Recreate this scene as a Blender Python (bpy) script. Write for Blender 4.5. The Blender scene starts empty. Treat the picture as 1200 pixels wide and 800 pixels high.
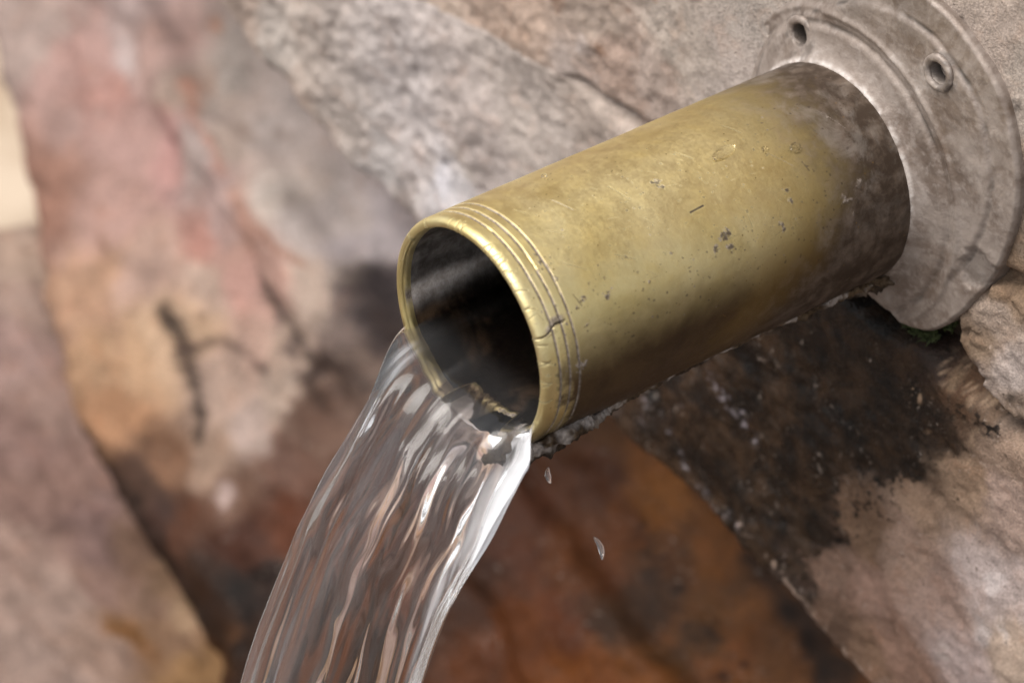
import bpy, math, random
import numpy as np
from mathutils import Matrix, Vector
random.seed(4)
S = bpy.context.scene
COL = S.collection

# ------------------------------------------------------------------ camera
POS = np.array([0.51973648, -0.5206817, 0.45702585])
RT = np.array([0.62033106, 0.78433606, -0.00251254])
UP = np.array([-0.44948324, 0.35811764, 0.81836213])
FW = np.array([-0.64277071, 0.50652611, -0.57469741])
LENS = 116.52
cam = bpy.data.cameras.new('camera')
cam.lens = LENS; cam.sensor_width = 36; cam.sensor_fit = 'HORIZONTAL'
cam.clip_start = 0.05; cam.clip_end = 100
cam.dof.use_dof = True; cam.dof.focus_distance = 0.818; cam.dof.aperture_fstop = 12
camo = bpy.data.objects.new('camera', cam); COL.objects.link(camo)
M4 = Matrix.Identity(4)
for k in range(3):
    M4[k][0] = RT[k]; M4[k][1] = UP[k]; M4[k][2] = -FW[k]; M4[k][3] = POS[k]
camo.matrix_world = M4
S.camera = camo

# ------------------------------------------------------------------ light
SUN_EL, SUN_AZ = 62.0, 200.0       # azimuth: compass angle, 0 = +Y, 90 = +X
world = bpy.data.worlds.new('World'); S.world = world; world.use_nodes = True
nt = world.node_tree; nt.nodes.clear()
wo = nt.nodes.new('ShaderNodeOutputWorld'); bg = nt.nodes.new('ShaderNodeBackground')
sky = nt.nodes.new('ShaderNodeTexSky'); sky.sky_type = 'NISHITA'; sky.sun_disc = False
sky.sun_elevation = math.radians(SUN_EL); sky.sun_rotation = math.radians(SUN_AZ)
sky.air_density = 1.0; sky.dust_density = 4.0; sky.ozone_density = 1.0
hs = nt.nodes.new('ShaderNodeHueSaturation'); hs.inputs['Saturation'].default_value = 0.22   # overcast: grey-white sky
nt.links.new(sky.outputs[0], hs.inputs['Color']); nt.links.new(hs.outputs[0], bg.inputs[0])
bg.inputs[1].default_value = 0.15
nt.links.new(bg.outputs[0], wo.inputs[0])
sun = bpy.data.lights.new('sun', 'SUN'); sun.energy = 1.5; sun.angle = math.radians(35); sun.color = (1, .95, .88)
suno = bpy.data.objects.new('sun', sun); COL.objects.link(suno)
az = math.radians(SUN_AZ); el = math.radians(SUN_EL)
sd_ = Vector((math.sin(az) * math.cos(el), math.cos(az) * math.cos(el), math.sin(el)))
suno.rotation_euler = sd_.to_track_quat('Z', 'Y').to_euler()

vs = S.view_settings
vs.view_transform = 'Standard'; vs.look = 'None'; vs.gamma = 1; vs.use_curve_mapping = False
vs.exposure = 0.75
S.render.engine = 'CYCLES'
S.cycles.max_bounces = 14; S.cycles.transmission_bounces = 12; S.cycles.glossy_bounces = 6
S.cycles.transparent_max_bounces = 12; S.cycles.use_denoising = True
S.cycles.sample_clamp_indirect = 6

# ------------------------------------------------------------------ noise
def _hash(ix, iy, iz, seed):
    h = (ix.astype(np.uint32) * np.uint32(374761393) + iy.astype(np.uint32) * np.uint32(668265263)
         + iz.astype(np.uint32) * np.uint32(2147483647) + np.uint32((seed * 974711 + 12345) & 0xffffffff))
    h = (h ^ (h >> np.uint32(13))) * np.uint32(1274126177)
    h = (h ^ (h >> np.uint32(16))) * np.uint32(2246822519)
    return (h ^ (h >> np.uint32(15)))
_G = np.random.RandomState(5).normal(size=(256, 3)); _G /= np.linalg.norm(_G, axis=1)[:, None]
def pn(P, freq=1.0, seed=0):
    """gradient noise, about -1..1; P (...,3) in metres, freq per metre (scalar or 3-vector)"""
    Q = np.asarray(P) * freq
    I = np.floor(Q).astype(np.int64); f = Q - I
    w = f * f * f * (f * (f * 6 - 15) + 10)
    out = np.zeros(Q.shape[:-1])
    for dx in (0, 1):
        for dy in (0, 1):
            for dz in (0, 1):
                g = _G[_hash(I[..., 0] + dx, I[..., 1] + dy, I[..., 2] + dz, seed) & np.uint32(255)]
                d = g[..., 0] * (f[..., 0] - dx) + g[..., 1] * (f[..., 1] - dy) + g[..., 2] * (f[..., 2] - dz)
                ww = (w[..., 0] if dx else 1 - w[..., 0]) * (w[..., 1] if dy else 1 - w[..., 1]) * (w[..., 2] if dz else 1 - w[..., 2])
                out += d * ww
    return out * 1.7
def fbm(P, freq, octv=4, seed=0, gain=.5):
    o = 0; a = 1; s = 0
    fr = np.asarray(freq, float)
    for k in range(octv):
        o = o + a * pn(P, fr * 2.03 ** k, seed + k * 7); s += a; a *= gain
    return o / s
def ss(a, b, x):
    t = np.clip((x - a) / (b - a), 0, 1); return t * t * (3 - 2 * t)
def lin(c):
    c = np.asarray(c, float) / 255.0
    return np.where(c <= .04045, c / 12.92, ((c + .055) / 1.055) ** 2.4)

# ------------------------------------------------------------------ placing: a point of the photograph onto a real surface
FPX = LENS / 36 * 1200
def ray(px, py):
    return FW + (px - 600) / FPX * RT - (py - 400) / FPX * UP
def on_plane(px, py, O, N):
    d = ray(px, py); t = np.dot(np.asarray(O) - POS, N) / np.dot(d, N)
    return POS + t * d
def at_depth(px, py, dep):
    return POS + ray(px, py) * dep

# ------------------------------------------------------------------ objects
def tag(o, label=None, cat=None, group=None, kind=None):
    if label: o['label'] = label
    if cat: o['category'] = cat
    if group: o['group'] = group
    if kind: o['kind'] = kind
    return o
def empty(name, loc=(0, 0, 0)):
    o = bpy.data.objects.new(name, None); COL.objects.link(o); o.location = loc; return o
def mesh(name, V, Fc, mats, parent=None, attrs=None, colors=None, matidx=None, smooth=True):
    V = np.asarray(V, np.float32); Fc = np.asarray(Fc, np.int32)
    me = bpy.data.meshes.new(name)
    n, k = Fc.shape
    me.vertices.add(len(V)); me.vertices.foreach_set('co', V.ravel())
    me.loops.add(n * k); me.loops.foreach_set('vertex_index', Fc.ravel())
    me.polygons.add(n); me.polygons.foreach_set('loop_start', np.arange(0, n * k, k, dtype=np.int32))
    me.polygons.foreach_set('loop_total', np.full(n, k, np.int32))
    if smooth: me.polygons.foreach_set('use_smooth', np.ones(n, bool))
    for m in (mats if isinstance(mats, list) else [mats]): me.materials.append(m)
    if matidx is not None: me.polygons.foreach_set('material_index', np.asarray(matidx, np.int32))
    for nm, a in (attrs or {}).items():
        at = me.attributes.new(nm, 'FLOAT', 'POINT'); at.data.foreach_set('value', np.asarray(a, np.float32).ravel())
    if colors is not None:
        ca = me.attributes.new('Col', 'FLOAT_COLOR', 'POINT')
        cc = np.ones((len(V), 4), np.float32); cc[:, :colors.shape[1]] = colors
        ca.data.foreach_set('color', cc.ravel())
    me.update(); me.validate()
    o = bpy.data.objects.new(name, me); COL.objects.link(o)
    if parent: o.parent = parent
    return o
def grid_faces(nu, nv, wrap_u=False, flip=False):
    """vertex index = i*nv + j"""
    i = np.arange(nu if wrap_u else nu - 1)[:, None]; j = np.arange(nv - 1)[None, :]
    a = i * nv + j; b = ((i + 1) % nu) * nv + j
    q = np.stack([a, b, b + 1, a + 1], -1).reshape(-1, 4)
    return q[:, ::-1].copy() if flip else q

# ------------------------------------------------------------------ materials
def newmat(name):
    m = bpy.data.materials.new(name); m.use_nodes = True; t = m.node_tree; t.nodes.clear()
    out = t.nodes.new('ShaderNodeOutputMaterial'); b = t.nodes.new('ShaderNodeBsdfPrincipled')
    t.links.new(b.outputs[0], out.inputs[0]); return m, t, b, out
class N:
    """tiny node-building helper"""
    def __init__(s, t): s.t = t; s.co = t.nodes.new('ShaderNodeTexCoord').outputs['Object']
    def link(s, a, b): s.t.links.new(a, b)
    def put(s, sock, v):
        if isinstance(v, bpy.types.NodeSocket): s.link(v, sock)
        elif v is not None: sock.default_value = v
    def noise(s, scale, detail=4, rough=.55, dist=0, vec=None, color=False):
        n = s.t.nodes.new('ShaderNodeTexNoise'); s.put(n.inputs['Vector'], vec if vec is not None else s.co)
        n.inputs['Scale'].default_value = scale; n.inputs['Detail'].default_value = detail
        n.inputs['Roughness'].default_value = rough; n.inputs['Distortion'].default_value = dist
        return n.outputs['Color' if color else 'Fac']
    def vor(s, scale, feature='F1', vec=None, rand=1.0):
        n = s.t.nodes.new('ShaderNodeTexVoronoi'); n.feature = feature
        s.put(n.inputs['Vector'], vec if vec is not None else s.co); n.inputs['Scale'].default_value = scale
        n.inputs['Randomness'].default_value = rand
        return n.outputs['Distance']
    def math(s, op, a, b=None, clamp=False):
        n = s.t.nodes.new('ShaderNodeMath'); n.operation = op; n.use_clamp = clamp
        s.put(n.inputs[0], a); s.put(n.inputs[1], b); return n.outputs[0]
    def ramp(s, v, lo, hi, a=0.0, b=1.0):
        n = s.t.nodes.new('ShaderNodeMapRange'); n.interpolation_type = 'SMOOTHSTEP'
        s.put(n.inputs[0], v); n.inputs[1].default_value = lo; n.inputs[2].default_value = hi
        n.inputs[3].default_value = a; n.inputs[4].default_value = b; return n.outputs[0]
    def mix(s, f, a, b, mode='MIX'):
        n = s.t.nodes.new('ShaderNodeMix'); n.data_type = 'RGBA'; n.blend_type = mode
        s.put(n.inputs[0], f)
        s.put(n.inputs[6], (*a, 1) if isinstance(a, tuple) else a); s.put(n.inputs[7], (*b, 1) if isinstance(b, tuple) else b)
        return n.outputs[2]
    def mapping(s, scale=(1, 1, 1), rot=(0, 0, 0), vec=None):
        n = s.t.nodes.new('ShaderNodeMapping'); s.put(n.inputs[0], vec if vec is not None else s.co)
        n.inputs[2].default_value = rot; n.inputs[3].default_value = scale; return n.outputs[0]
    def attr(s, name, out='Fac'):
        n = s.t.nodes.new('ShaderNodeAttribute'); n.attribute_name = name; return n.outputs[out]
    def bump(s, h, strength, dist, prev=None):
        n = s.t.nodes.new('ShaderNodeBump'); n.inputs['Strength'].default_value = strength
        n.inputs['Distance'].default_value = dist; s.put(n.inputs['Height'], h)
        if prev is not None: s.link(prev, n.inputs['Normal'])
        return n.outputs[0]
    def sep(s, v):
        n = s.t.nodes.new('ShaderNodeSeparateXYZ'); s.link(v, n.inputs[0]); return n.outputs
def rgb(*c): return tuple(float(x) for x in lin(c))

def stone_material(name, bump=1.0, mottling=.35, fine=1.0, spec=.3, wspec=.4, stain=False, glint_flecks=.3):
    m, t, b, out = newmat(name); k = N(t)
    col = k.attr('Col', 'Color'); wet = k.attr('Col', 'Alpha')
    n1 = k.noise(60, 6, .6, .3); n2 = k.noise(330, 5, .65); n3 = k.noise(1500 * fine, 3, .6)
    f = k.math('ADD', k.ramp(n1, .3, .7, 1 - mottling * .7, 1 + mottling * .7), k.ramp(n2, .3, .7, -.09, .09))
    f = k.math('ADD', f, k.ramp(n3, .3, .7, -.22, .22))
    c = k.mix(1.0, col, f, 'MULTIPLY')
    warm = k.ramp(k.noise(110, 4, .6, .6), .5, .72)
    c = k.mix(k.math('MULTIPLY', warm, .16), c, k.mix(1.0, c, (1.25, .86, .62), 'MULTIPLY'))
    brd = k.math('ADD', wet, k.math('ADD', k.math('MULTIPLY', k.math('SUBTRACT', n2, .5), 1.7), k.math('MULTIPLY', k.math('SUBTRACT', n1, .5), 1.1)))
    if stain: c = k.mix(k.ramp(brd, .36, .56, 0, .9), c, k.mix(k.ramp(k.noise(75, 6, .7, .4), .38, .68), (.005, .0035, .0025), (.042, .023, .012)))
    fl = k.math('MULTIPLY', k.ramp(k.noise(480, 4, .7, .4), .60, .68), k.ramp(k.noise(55, 3, .6), .46, .60))
    c = k.mix(k.math('MULTIPLY', fl, glint_flecks), c, rgb(172, 156, 144))  # pale lime flecks, also painted in place of sky glints on wet stone
    pit = k.ramp(k.vor(420 * fine), .04, .26)
    pitmask = k.math('MULTIPLY', k.math('SUBTRACT', 1.0, pit), k.ramp(k.noise(120, 3), .5, .62))
    c = k.mix(k.math('MULTIPLY', pitmask, .55), c, (.05, .038, .03))
    k.link(c, b.inputs['Base Color'])
    k.put(b.inputs['Roughness'], k.math('SUBTRACT', k.ramp(n2, .2, .8, .66, .9), k.math('MULTIPLY', wet, .58), True))
    k.link(k.ramp(wet, .2, .7, spec, wspec), b.inputs['Specular IOR Level'])
    nb = k.bump(n1, .5 * bump, .003); nb = k.bump(n2, .6 * bump, .0009, nb); nb = k.bump(n3, .8 * bump, .0005, nb)
    nb = k.bump(k.math('SUBTRACT', 0.0, pitmask), .6 * bump, .0006, nb)
    k.link(nb, b.inputs['Normal'])
    return m

STONE = stone_material('weathered_limestone', .9, .22, spec=.2, wspec=.22, stain=True, glint_flecks=.6)
ROCK = stone_material('stained_rock', .8, .3, .6, .08, .08)

def water_material():
    m, t, b, out = newmat('clear_water'); k = N(t)
    b.inputs['Base Color'].default_value = (.97, .965, .96, 1); b.inputs['IOR'].default_value = 1.333
    b.inputs['Transmission Weight'].default_value = 1.0
    b.inputs['Roughness'].default_value = .07
    foam_glint = k.attr('foam_glint')
    d = t.nodes.new('ShaderNodeBsdfDiffuse'); d.inputs[0].default_value = (.86, .86, .88, 1)
    tr = t.nodes.new('ShaderNodeBsdfTranslucent'); tr.inputs[0].default_value = (.86, .86, .88, 1)
    ms = t.nodes.new('ShaderNodeMixShader'); ms.inputs[0].default_value = .45
    k.link(d.outputs[0], ms.inputs[1]); k.link(tr.outputs[0], ms.inputs[2])
    mx = t.nodes.new('ShaderNodeMixShader'); k.link(foam_glint, mx.inputs[0]); k.link(b.outputs[0], mx.inputs[1]); k.link(ms.outputs[0], mx.inputs[2])
    k.link(mx.outputs[0], out.inputs[0])
    return m
WATER = water_material()

def brass_material():
    m, t, b, out = newmat('worn_brass'); k = N(t)
    x, y, z = k.sep(k.co)[0], k.sep(k.co)[1], k.sep(k.co)[2]
    n_big = k.noise(45, 4, .6, .4); n_med = k.noise(180, 5, .65); n_fine = k.noise(900, 4, .7)
    brass = k.mix(k.ramp(n_big, .3, .7), rgb(218, 197, 136), rgb(234, 217, 164))
    brass = k.mix(k.math('MULTIPLY', k.ramp(n_med, .45, .75), .25), brass, rgb(200, 174, 108))
    # patina towards the flange; browner and darker low down on the barrel
    yy = k.math('ADD', y, k.math('MULTIPLY', k.math('SUBTRACT', n_big, .5), .028))
    yy = k.math('ADD', yy, k.math('MULTIPLY', k.math('SUBTRACT', n_med, .5), .016))
    yy2 = k.math('ADD', yy, k.ramp(z, .016, -.016, 0, .024)); pat = k.ramp(yy2, -.049, -.016)
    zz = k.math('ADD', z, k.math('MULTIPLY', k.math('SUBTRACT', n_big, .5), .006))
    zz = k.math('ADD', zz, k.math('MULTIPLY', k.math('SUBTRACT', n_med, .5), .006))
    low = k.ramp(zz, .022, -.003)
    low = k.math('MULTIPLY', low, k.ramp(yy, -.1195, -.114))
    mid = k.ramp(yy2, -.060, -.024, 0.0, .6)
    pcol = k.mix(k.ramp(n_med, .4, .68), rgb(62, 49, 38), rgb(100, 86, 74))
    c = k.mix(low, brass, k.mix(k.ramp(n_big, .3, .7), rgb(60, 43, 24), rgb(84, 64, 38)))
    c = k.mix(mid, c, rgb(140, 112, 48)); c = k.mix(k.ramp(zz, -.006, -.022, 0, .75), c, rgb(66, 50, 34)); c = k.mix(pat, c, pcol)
    dust = k.math('MULTIPLY', k.math('MULTIPLY', pat, .28), k.math('MULTIPLY', k.ramp(k.noise(90, 7, .72, .5), .47, .66), k.ramp(z, -.012, .02)))
    c = k.mix(dust, c, rgb(158, 150, 142))
    # tiny speckle
    sp = k.math('MULTIPLY', k.ramp(k.vor(520), .16, .07), k.ramp(k.noise(150, 3, .6), .5, .6))
    c = k.mix(k.math('MULTIPLY', sp, .7), c, rgb(110, 84, 40))
    grey = k.attr('lime'); dark = k.attr('grime')
    lc = k.mix(k.ramp(n_fine, .35, .65), rgb(88, 76, 66), rgb(146, 134, 124))
    c = k.mix(grey, c, lc); c = k.mix(dark, c, rgb(58, 46, 34))
    k.link(c, b.inputs['Base Color'])
    dull = k.math('MAXIMUM', k.math('MAXIMUM', grey, dark), k.math('MAXIMUM', k.math('MULTIPLY', pat, .6), dust), True)
    dull = k.math('MAXIMUM', dull, k.math('MULTIPLY', low, .45))
    k.link(k.math('SUBTRACT', 1.0, k.math('MULTIPLY', dull, .95)), b.inputs['Metallic'])
    r = k.math('ADD', k.ramp(n_med, .3, .7, .38, .5), k.math('MULTIPLY', dull, .3))
    r = k.math('ADD', r, k.ramp(n_fine, .3, .7, -.04, .04))
    k.link(r, b.inputs['Roughness'])
    b.inputs['Coat Weight'].default_value = 0.0
    # brushed scratches along several directions
    s1 = k.noise(1, 2, .5, 0, k.mapping((2600, 160, 1800), (.2, .5, .3)))
    nb = k.bump(n_med, .25, .0006); nb = k.bump(n_fine, .18, .00015, nb); nb = k.bump(s1, .1, .00012, nb)
    k.link(nb, b.inputs['Normal'])
    return m
BRASS = brass_material()

def patina_material(name, a, b_, c_, metal=.35, rough=.55, spec=.5):
    m, t, b, out = newmat(name); k = N(t); b.inputs['Specular IOR Level'].default_value = spec
    n1 = k.noise(70, 6, .65, .6); n2 = k.noise(420, 5, .65); n3 = k.noise(1600, 3, .6)
    c = k.mix(k.ramp(n1, .36, .62), a, b_); c = k.mix(k.math('MULTIPLY', k.ramp(n2, .45, .7), .6), c, c_)
    c = k.mix(k.ramp(k.noise(60, 4, .6, .5, k.mapping((1, 1, 1), (1, 2, 3))), .54, .72, 0, .42), c, rgb(92, 72, 54))
    gr = k.attr('grime'); li = k.attr('lime')
    c = k.mix(li, c, k.mix(k.ramp(n2, .3, .7), rgb(170, 158, 150), rgb(216, 208, 202)))
    c = k.mix(gr, c, rgb(40, 34, 30))
    k.link(c, b.inputs['Base Color'])
    k.link(k.math('MULTIPLY', k.math('SUBTRACT', 1.0, k.math('MAXIMUM', gr, li)), metal), b.inputs['Metallic'])
    k.link(k.ramp(n1, .3, .7, rough - .1, rough + .15), b.inputs['Roughness'])
    nb = k.bump(n1, .3, .0012); nb = k.bump(n2, .4, .0005, nb); nb = k.bump(n3, .3, .0002, nb)
    k.link(nb, b.inputs['Normal'])
    return m
FLANGE = patina_material('dull_flange_metal', rgb(112, 98, 88), rgb(142, 130, 121), rgb(156, 145, 137))
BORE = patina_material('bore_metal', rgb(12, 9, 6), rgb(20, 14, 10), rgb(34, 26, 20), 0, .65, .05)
CRUST = patina_material('lime_crust', rgb(48, 36, 24), rgb(84, 68, 50), rgb(112, 94, 74), 0, .75, .2)

# ------------------------------------------------------------------ stones: a worked face as a height field with real broken edges and depth
def sdist(A, B, poly):
    """signed distance to a polygon in face coordinates, positive inside"""
    poly = np.asarray(poly); n = len(poly); d = np.full(A.shape, 1e9); ins = np.zeros(A.shape, bool)
    for i in range(n):
        x0, y0 = poly[i]; x1, y1 = poly[(i + 1) % n]
        ex, ey = x1 - x0, y1 - y0
        t = np.clip(((A - x0) * ex + (B - y0) * ey) / (ex * ex + ey * ey), 0, 1)
        d = np.minimum(d, np.hypot(A - x0 - t * ex, B - y0 - t * ey))
        c = ((y0 > B) != (y1 > B)) & (A < (x1 - x0) * (B - y0) / ((y1 - y0) if y1 != y0 else 1e-12) + x0)
        ins ^= c
    return np.where(ins, d, -d)

def shepard(P, pts, cols, p=5.0):
    W = 0; C = 0
    for q, c in zip(pts, cols):
        d2 = ((P - q) ** 2).sum(-1) + 4e-6
        w = d2 ** (-p / 2)
        W = W + w; C = C + w[..., None] * c
    return C / W[..., None]

def stone(name, O, U, V, poly, res, relief, parent, mat, paint, bevel=.006, depth=.05, rough_edge=.004, blobs=(), warp=.012, label=None, k=1.0, kwet=1.0, desat=0.0, along=None, lines=()):
    """paint: (px, py, (r, g, b), wet); blobs: (px, py, radius_mm, (r,g,b), wet, strength)"""
    O = np.array(O, float); U = np.array(U, float); V = np.array(V, float); Nn = np.cross(U, V)
    poly = np.asarray(poly, float)
    mg = .012
    a = np.arange(poly[:, 0].min() - mg, poly[:, 0].max() + mg, res); b = np.arange(poly[:, 1].min() - mg, poly[:, 1].max() + mg, res)
    A, B = np.meshgrid(a, b, indexing='ij')
    P = O + A[..., None] * U + B[..., None] * V
    sd = sdist(A, B, poly)
    bv = bevel(A, B) if callable(bevel) else bevel
    rough_edge = rough_edge(A, B) if callable(rough_edge) else rough_edge
    sd = sd + rough_edge * fbm(P, 45, 4, 31) + rough_edge * .14 * fbm(P, 300, 3, 8)
    h = relief(P, A, B)
    e = np.clip((bv - sd) / bv, 0, 1)
    drop = bv * (1 - np.sqrt(np.clip(1 - e * e, 0, 1)))
    if callable(depth): depth = depth(A, B)
    drop = np.where(sd < 0, bv + (-sd) * depth / .008, drop)
    drop = np.minimum(drop, depth)
    H = h - drop + np.where(sd < 0, fbm(P, 160, 3, 12) * .002, 0)
    Q = P + H[..., None] * Nn
    pts = [on_plane(px, py, O, Nn) for px, py, *_ in paint]
    cols = [np.array([*(lin(c) * k * (kwet if w >= .4 else 1)), w]) for _, _, c, w in paint]
    Pw = P
    if along is not None:
        along = along / np.linalg.norm(along); Pw = (P - .72 * (P @ along)[..., None] * along) * 1.15
    Wp = P + warp * np.stack([fbm(Pw, 35, 4, 3), fbm(Pw, 35, 4, 4), fbm(Pw, 35, 4, 5)], -1) \
           + warp * .35 * np.stack([fbm(Pw, 190, 3, 13), fbm(Pw, 190, 3, 14), fbm(Pw, 190, 3, 15)], -1)
    for q_ in cols:
        if q_[3] < .4: q_[:3] = q_[:3] * (1 - desat) + q_[:3].mean() * desat
    Wl = P + (Wp - P) * .35
    C = shepard(Wp, pts, cols); C[..., 3] = shepard(Wp, pts, [q_[3:] for q_ in cols], 2.8)[..., 0]
    for px, py, rad, c, w, st in blobs:
        q = on_plane(px, py, O, Nn); d = np.sqrt(((Wp - q) ** 2).sum(-1))
        mk = (ss(rad * 1.25e-3, rad * .55e-3, d) * st)[..., None]
        C = C * (1 - mk) + np.array([*(lin(c) * k * (kwet ** .5 if w >= .4 else 1)), w]) * mk
    for pl, wmm, c, w, st, brk in lines:
        qs = [on_plane(x, y, O, Nn) for x, y in pl]; d = np.full(A.shape, 1e9)
        for q0, q1 in zip(qs[:-1], qs[1:]):
            e_ = q1 - q0; t_ = np.clip(((Wl - q0) @ e_) / (e_ @ e_), 0, 1)
            d = np.minimum(d, np.sqrt(((Wl - q0 - t_[..., None] * e_) ** 2).sum(-1)))
        mk = ss(1.2, .3, d * 1000 / wmm + .5 * fbm(P, 110, 3, 44)) * st
        if brk: mk = mk * ss(brk, brk + .22, fbm(P, 420, 4, 45) + .4 * fbm(P, 110, 3, 46))
        mk = mk[..., None]; C = C * (1 - mk) + np.array([*lin(c), w]) * mk
    keep = (sd > -.0105).ravel()
    F = grid_faces(len(a), len(b), flip=False)
    F = F[keep[F].all(1)]
    used = np.unique(F); rm = np.full(A.size, -1); rm[used] = np.arange(len(used))
    return mesh(name, Q.reshape(-1, 3)[used], rm[F], mat, parent, colors=C.reshape(-1, 4)[used])

WY = dict(O=(0, 0, 0), U=(1, 0, 0), V=(0, 0, 1))       # the face of the wall, normal towards -Y
def wall_relief(P, A, B):
    h = .0045 * fbm(P, 14, 3, 21) + .0017 * fbm(P, 48, 4, 22) + .0010 * fbm(P, 190, 4, 23)
    h = h + .0004 * fbm(P, 430, 3, 24) - .0014 * ss(.25, .6, fbm(P, 90, 3, 29))                      # pocks
    away = ss(.045, .09, np.hypot(A - .008, B - .008))                    # dressed flat under the flange
    far = ss(-.05, -.30, A)
    hollow = ss(1.0, .45, np.hypot((A - .012) / .030, (B + .034 + .10 * (A - .012)) / .011) + .18 * fbm(P, 130, 3, 28))
    return h * (.15 + .85 * away) * (1 + .9 * far) - .011 * hollow

wall = empty('stone_wall'); tag(wall, 'pale weathered stone wall that the brass spout comes out of', 'wall')
# (x, z) outlines, metres
poly_up = [(-.50, .22), (-.50, -.037), (-.30, -.057), (-.20, -.041), (-.125, -.033), (-.112, -.0268), (-.083, -.0295), (-.04, -.031), (.012, -.029), (.034, -.027), (.046, -.006), (.07, -.004), (.13, -.010), (.13, .22)]
def bev_up(A, B): return .0002 + .0048 * ss(-.135, -.085, A)
def re_up(A, B): return .0016 * ss(-.13, -.09, A)
def re_lo(A, B): return .003 * np.maximum(ss(-.12, -.08, A), ss(-.045, -.065, B + .18 * np.clip(-.2 - A, -.1, .06)))
up_paint = [
 (360, 40, (168, 150, 138), 0), (300, 20, (150, 132, 120), 0), (450, 60, (160, 146, 138), 0), (430, 130, (168, 156, 150), 0), (520, 60, (170, 152, 138), 0),
 (560, 110, (176, 152, 138), 0), (600, 30, (158, 138, 124), 0), (700, 30, (160, 144, 132), 0), (800, 40, (158, 146, 136), 0), (860, 90, (160, 148, 140), 0),
 (760, 100, (158, 142, 132), 0), (720, 80, (150, 130, 118), 0), (900, 20, (152, 142, 134), 0), (1000, 10, (146, 134, 124), 0), (1150, 20, (150, 136, 126), 0), (1190, 80, (154, 142, 132), 0),
 (1199, 250, (110, 96, 84), 0), (1190, 330, (120, 100, 82), 0), (660, 120, (166, 152, 144), 0), (610, 180, (176, 166, 160), 0), (480, 200, (150, 140, 138), 0)]
up_blobs = [(505, 105, 3.5, (186, 182, 182), 0, .5), (540, 70, 7, (190, 168, 152), 0, .6), (470, 90, 6, (186, 182, 182), 0, .5), (735, 15, 2.2, (132, 106, 90), 0, .8), (648, 8, 4, (128, 104, 88), 0, .7),
 (483, 18, 3.4, (136, 112, 96), 0, .6), (774, 8, 2.6, (130, 104, 86), 0, .7), (707, 45, 2.4, (92, 80, 74), 0, .8), (866, 44, 2.6, (134, 108, 88), 0, .7), (822, 14, 2, (110, 98, 92), 0, .7),
 (703, 78, 3, (132, 104, 86), 0, .8), (725, 106, 1.6, (84, 74, 68), 0, .8), (1135, 40, 1.5, (60, 50, 44), 0, .8), (618, 46, 2, (132, 114, 100), 0, .6), (1178, 120, 2, (80, 72, 66), 0, .7), (675, 60, 5, (178, 168, 164), 0, .5)]
stone('stone', **WY, poly=poly_up, res=.0010, relief=lambda P, A, B: wall_relief(P, A, B) - .0004, parent=wall, mat=STONE, paint=up_paint, blobs=up_blobs, k=.97, bevel=bev_up, depth=.03, rough_edge=re_up)['label'] = 'pale grey upper stone behind the flange'

poly_lo = [(-.50, -.0312), (-.30, -.0512), (-.20, -.0352), (-.117, -.0274), (-.083, -.0325), (-.04, -.0345), (.012, -.0345), (.030, -.0375), (.040, -.046), (.07, -.049), (.13, -.050), (.13, -.21),
           (.04, -.1735), (.0193, -.1643), (-.012, -.152), (-.048, -.144), (-.072, -.1418), (-.099, -.1393), (-.15, -.129), (-.198, -.1185), (-.24, -.108), (-.277, -.098), (-.306, -.085), (-.36, -.068), (-.50, -.05)]
def bev_lo(A, B):
    seam = ss(-.10, -.13, A) * ss(-.062, -.048, B + .25 * np.clip(-.2 - A, -.08, .09))
    return (.004 + .005 * ss(-.02, -.2, A)) * (1 - seam) + .0002
DW = (30, 20, 14)
lo_paint = [
 (300, 60, (164, 146, 134), 0), (340, 100, (170, 152, 140), 0), (400, 160, (166, 154, 146), 0), (440, 200, (176, 168, 164), 0), (500, 190, (178, 168, 164), 0), (560, 170, (168, 156, 150), 0), (620, 160, (172, 160, 152), 0),
 (520, 215, (184, 178, 178), 0), (700, 160, (164, 150, 140), 0), (470, 245, (140, 128, 122), 0), (330, 70, (170, 160, 152), 0),
 (720, 480, (96, 78, 66), .6), (760, 520, (60, 44, 36), .9), (820, 560, (44, 30, 22), .9), (850, 440, (52, 38, 30), .9), (900, 500, DW, 1), (900, 420, (36, 24, 16), .9), (960, 400, (34, 26, 18), 1), (1000, 360, (28, 20, 14), .8),
 (960, 480, (30, 20, 13), 1), (1020, 440, (40, 29, 22), .7), (1060, 410, (62, 46, 38), .5), (1020, 520, (30, 22, 17), .9), (960, 560, (34, 22, 16), .9), (900, 580, (46, 30, 19), .9), (870, 620, (48, 36, 28), .7), (900, 640, (52, 38, 30), .7),
 (950, 625, (48, 34, 26), .7), (930, 690, (70, 54, 46), .4), (1100, 500, (56, 42, 32), .4), (1070, 540, (44, 32, 24), .6), (1060, 480, (36, 28, 22), .6),
 (1010, 620, (112, 88, 70), .1), (970, 660, (118, 94, 80), 0), (1080, 590, (150, 124, 104), 0), (1060, 650, (156, 130, 114), 0), (1130, 560, (144, 120, 100), 0), (1190, 530, (142, 120, 104), 0), (1180, 600, (156, 134, 122), 0),
 (1100, 700, (148, 124, 112), 0), (1160, 690, (172, 156, 150), 0), (1020, 700, (140, 112, 98), 0), (1010, 760, (120, 94, 76), 0), (980, 740, (96, 74, 60), .1), (1060, 770, (142, 112, 96), 0), (1130, 770, (164, 146, 140), 0), (1190, 770, (166, 146, 130), 0),
 (1120, 450, (84, 62, 46), .2), (1150, 470, (96, 78, 64), .1), (1190, 500, (100, 86, 76), 0)]
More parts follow.
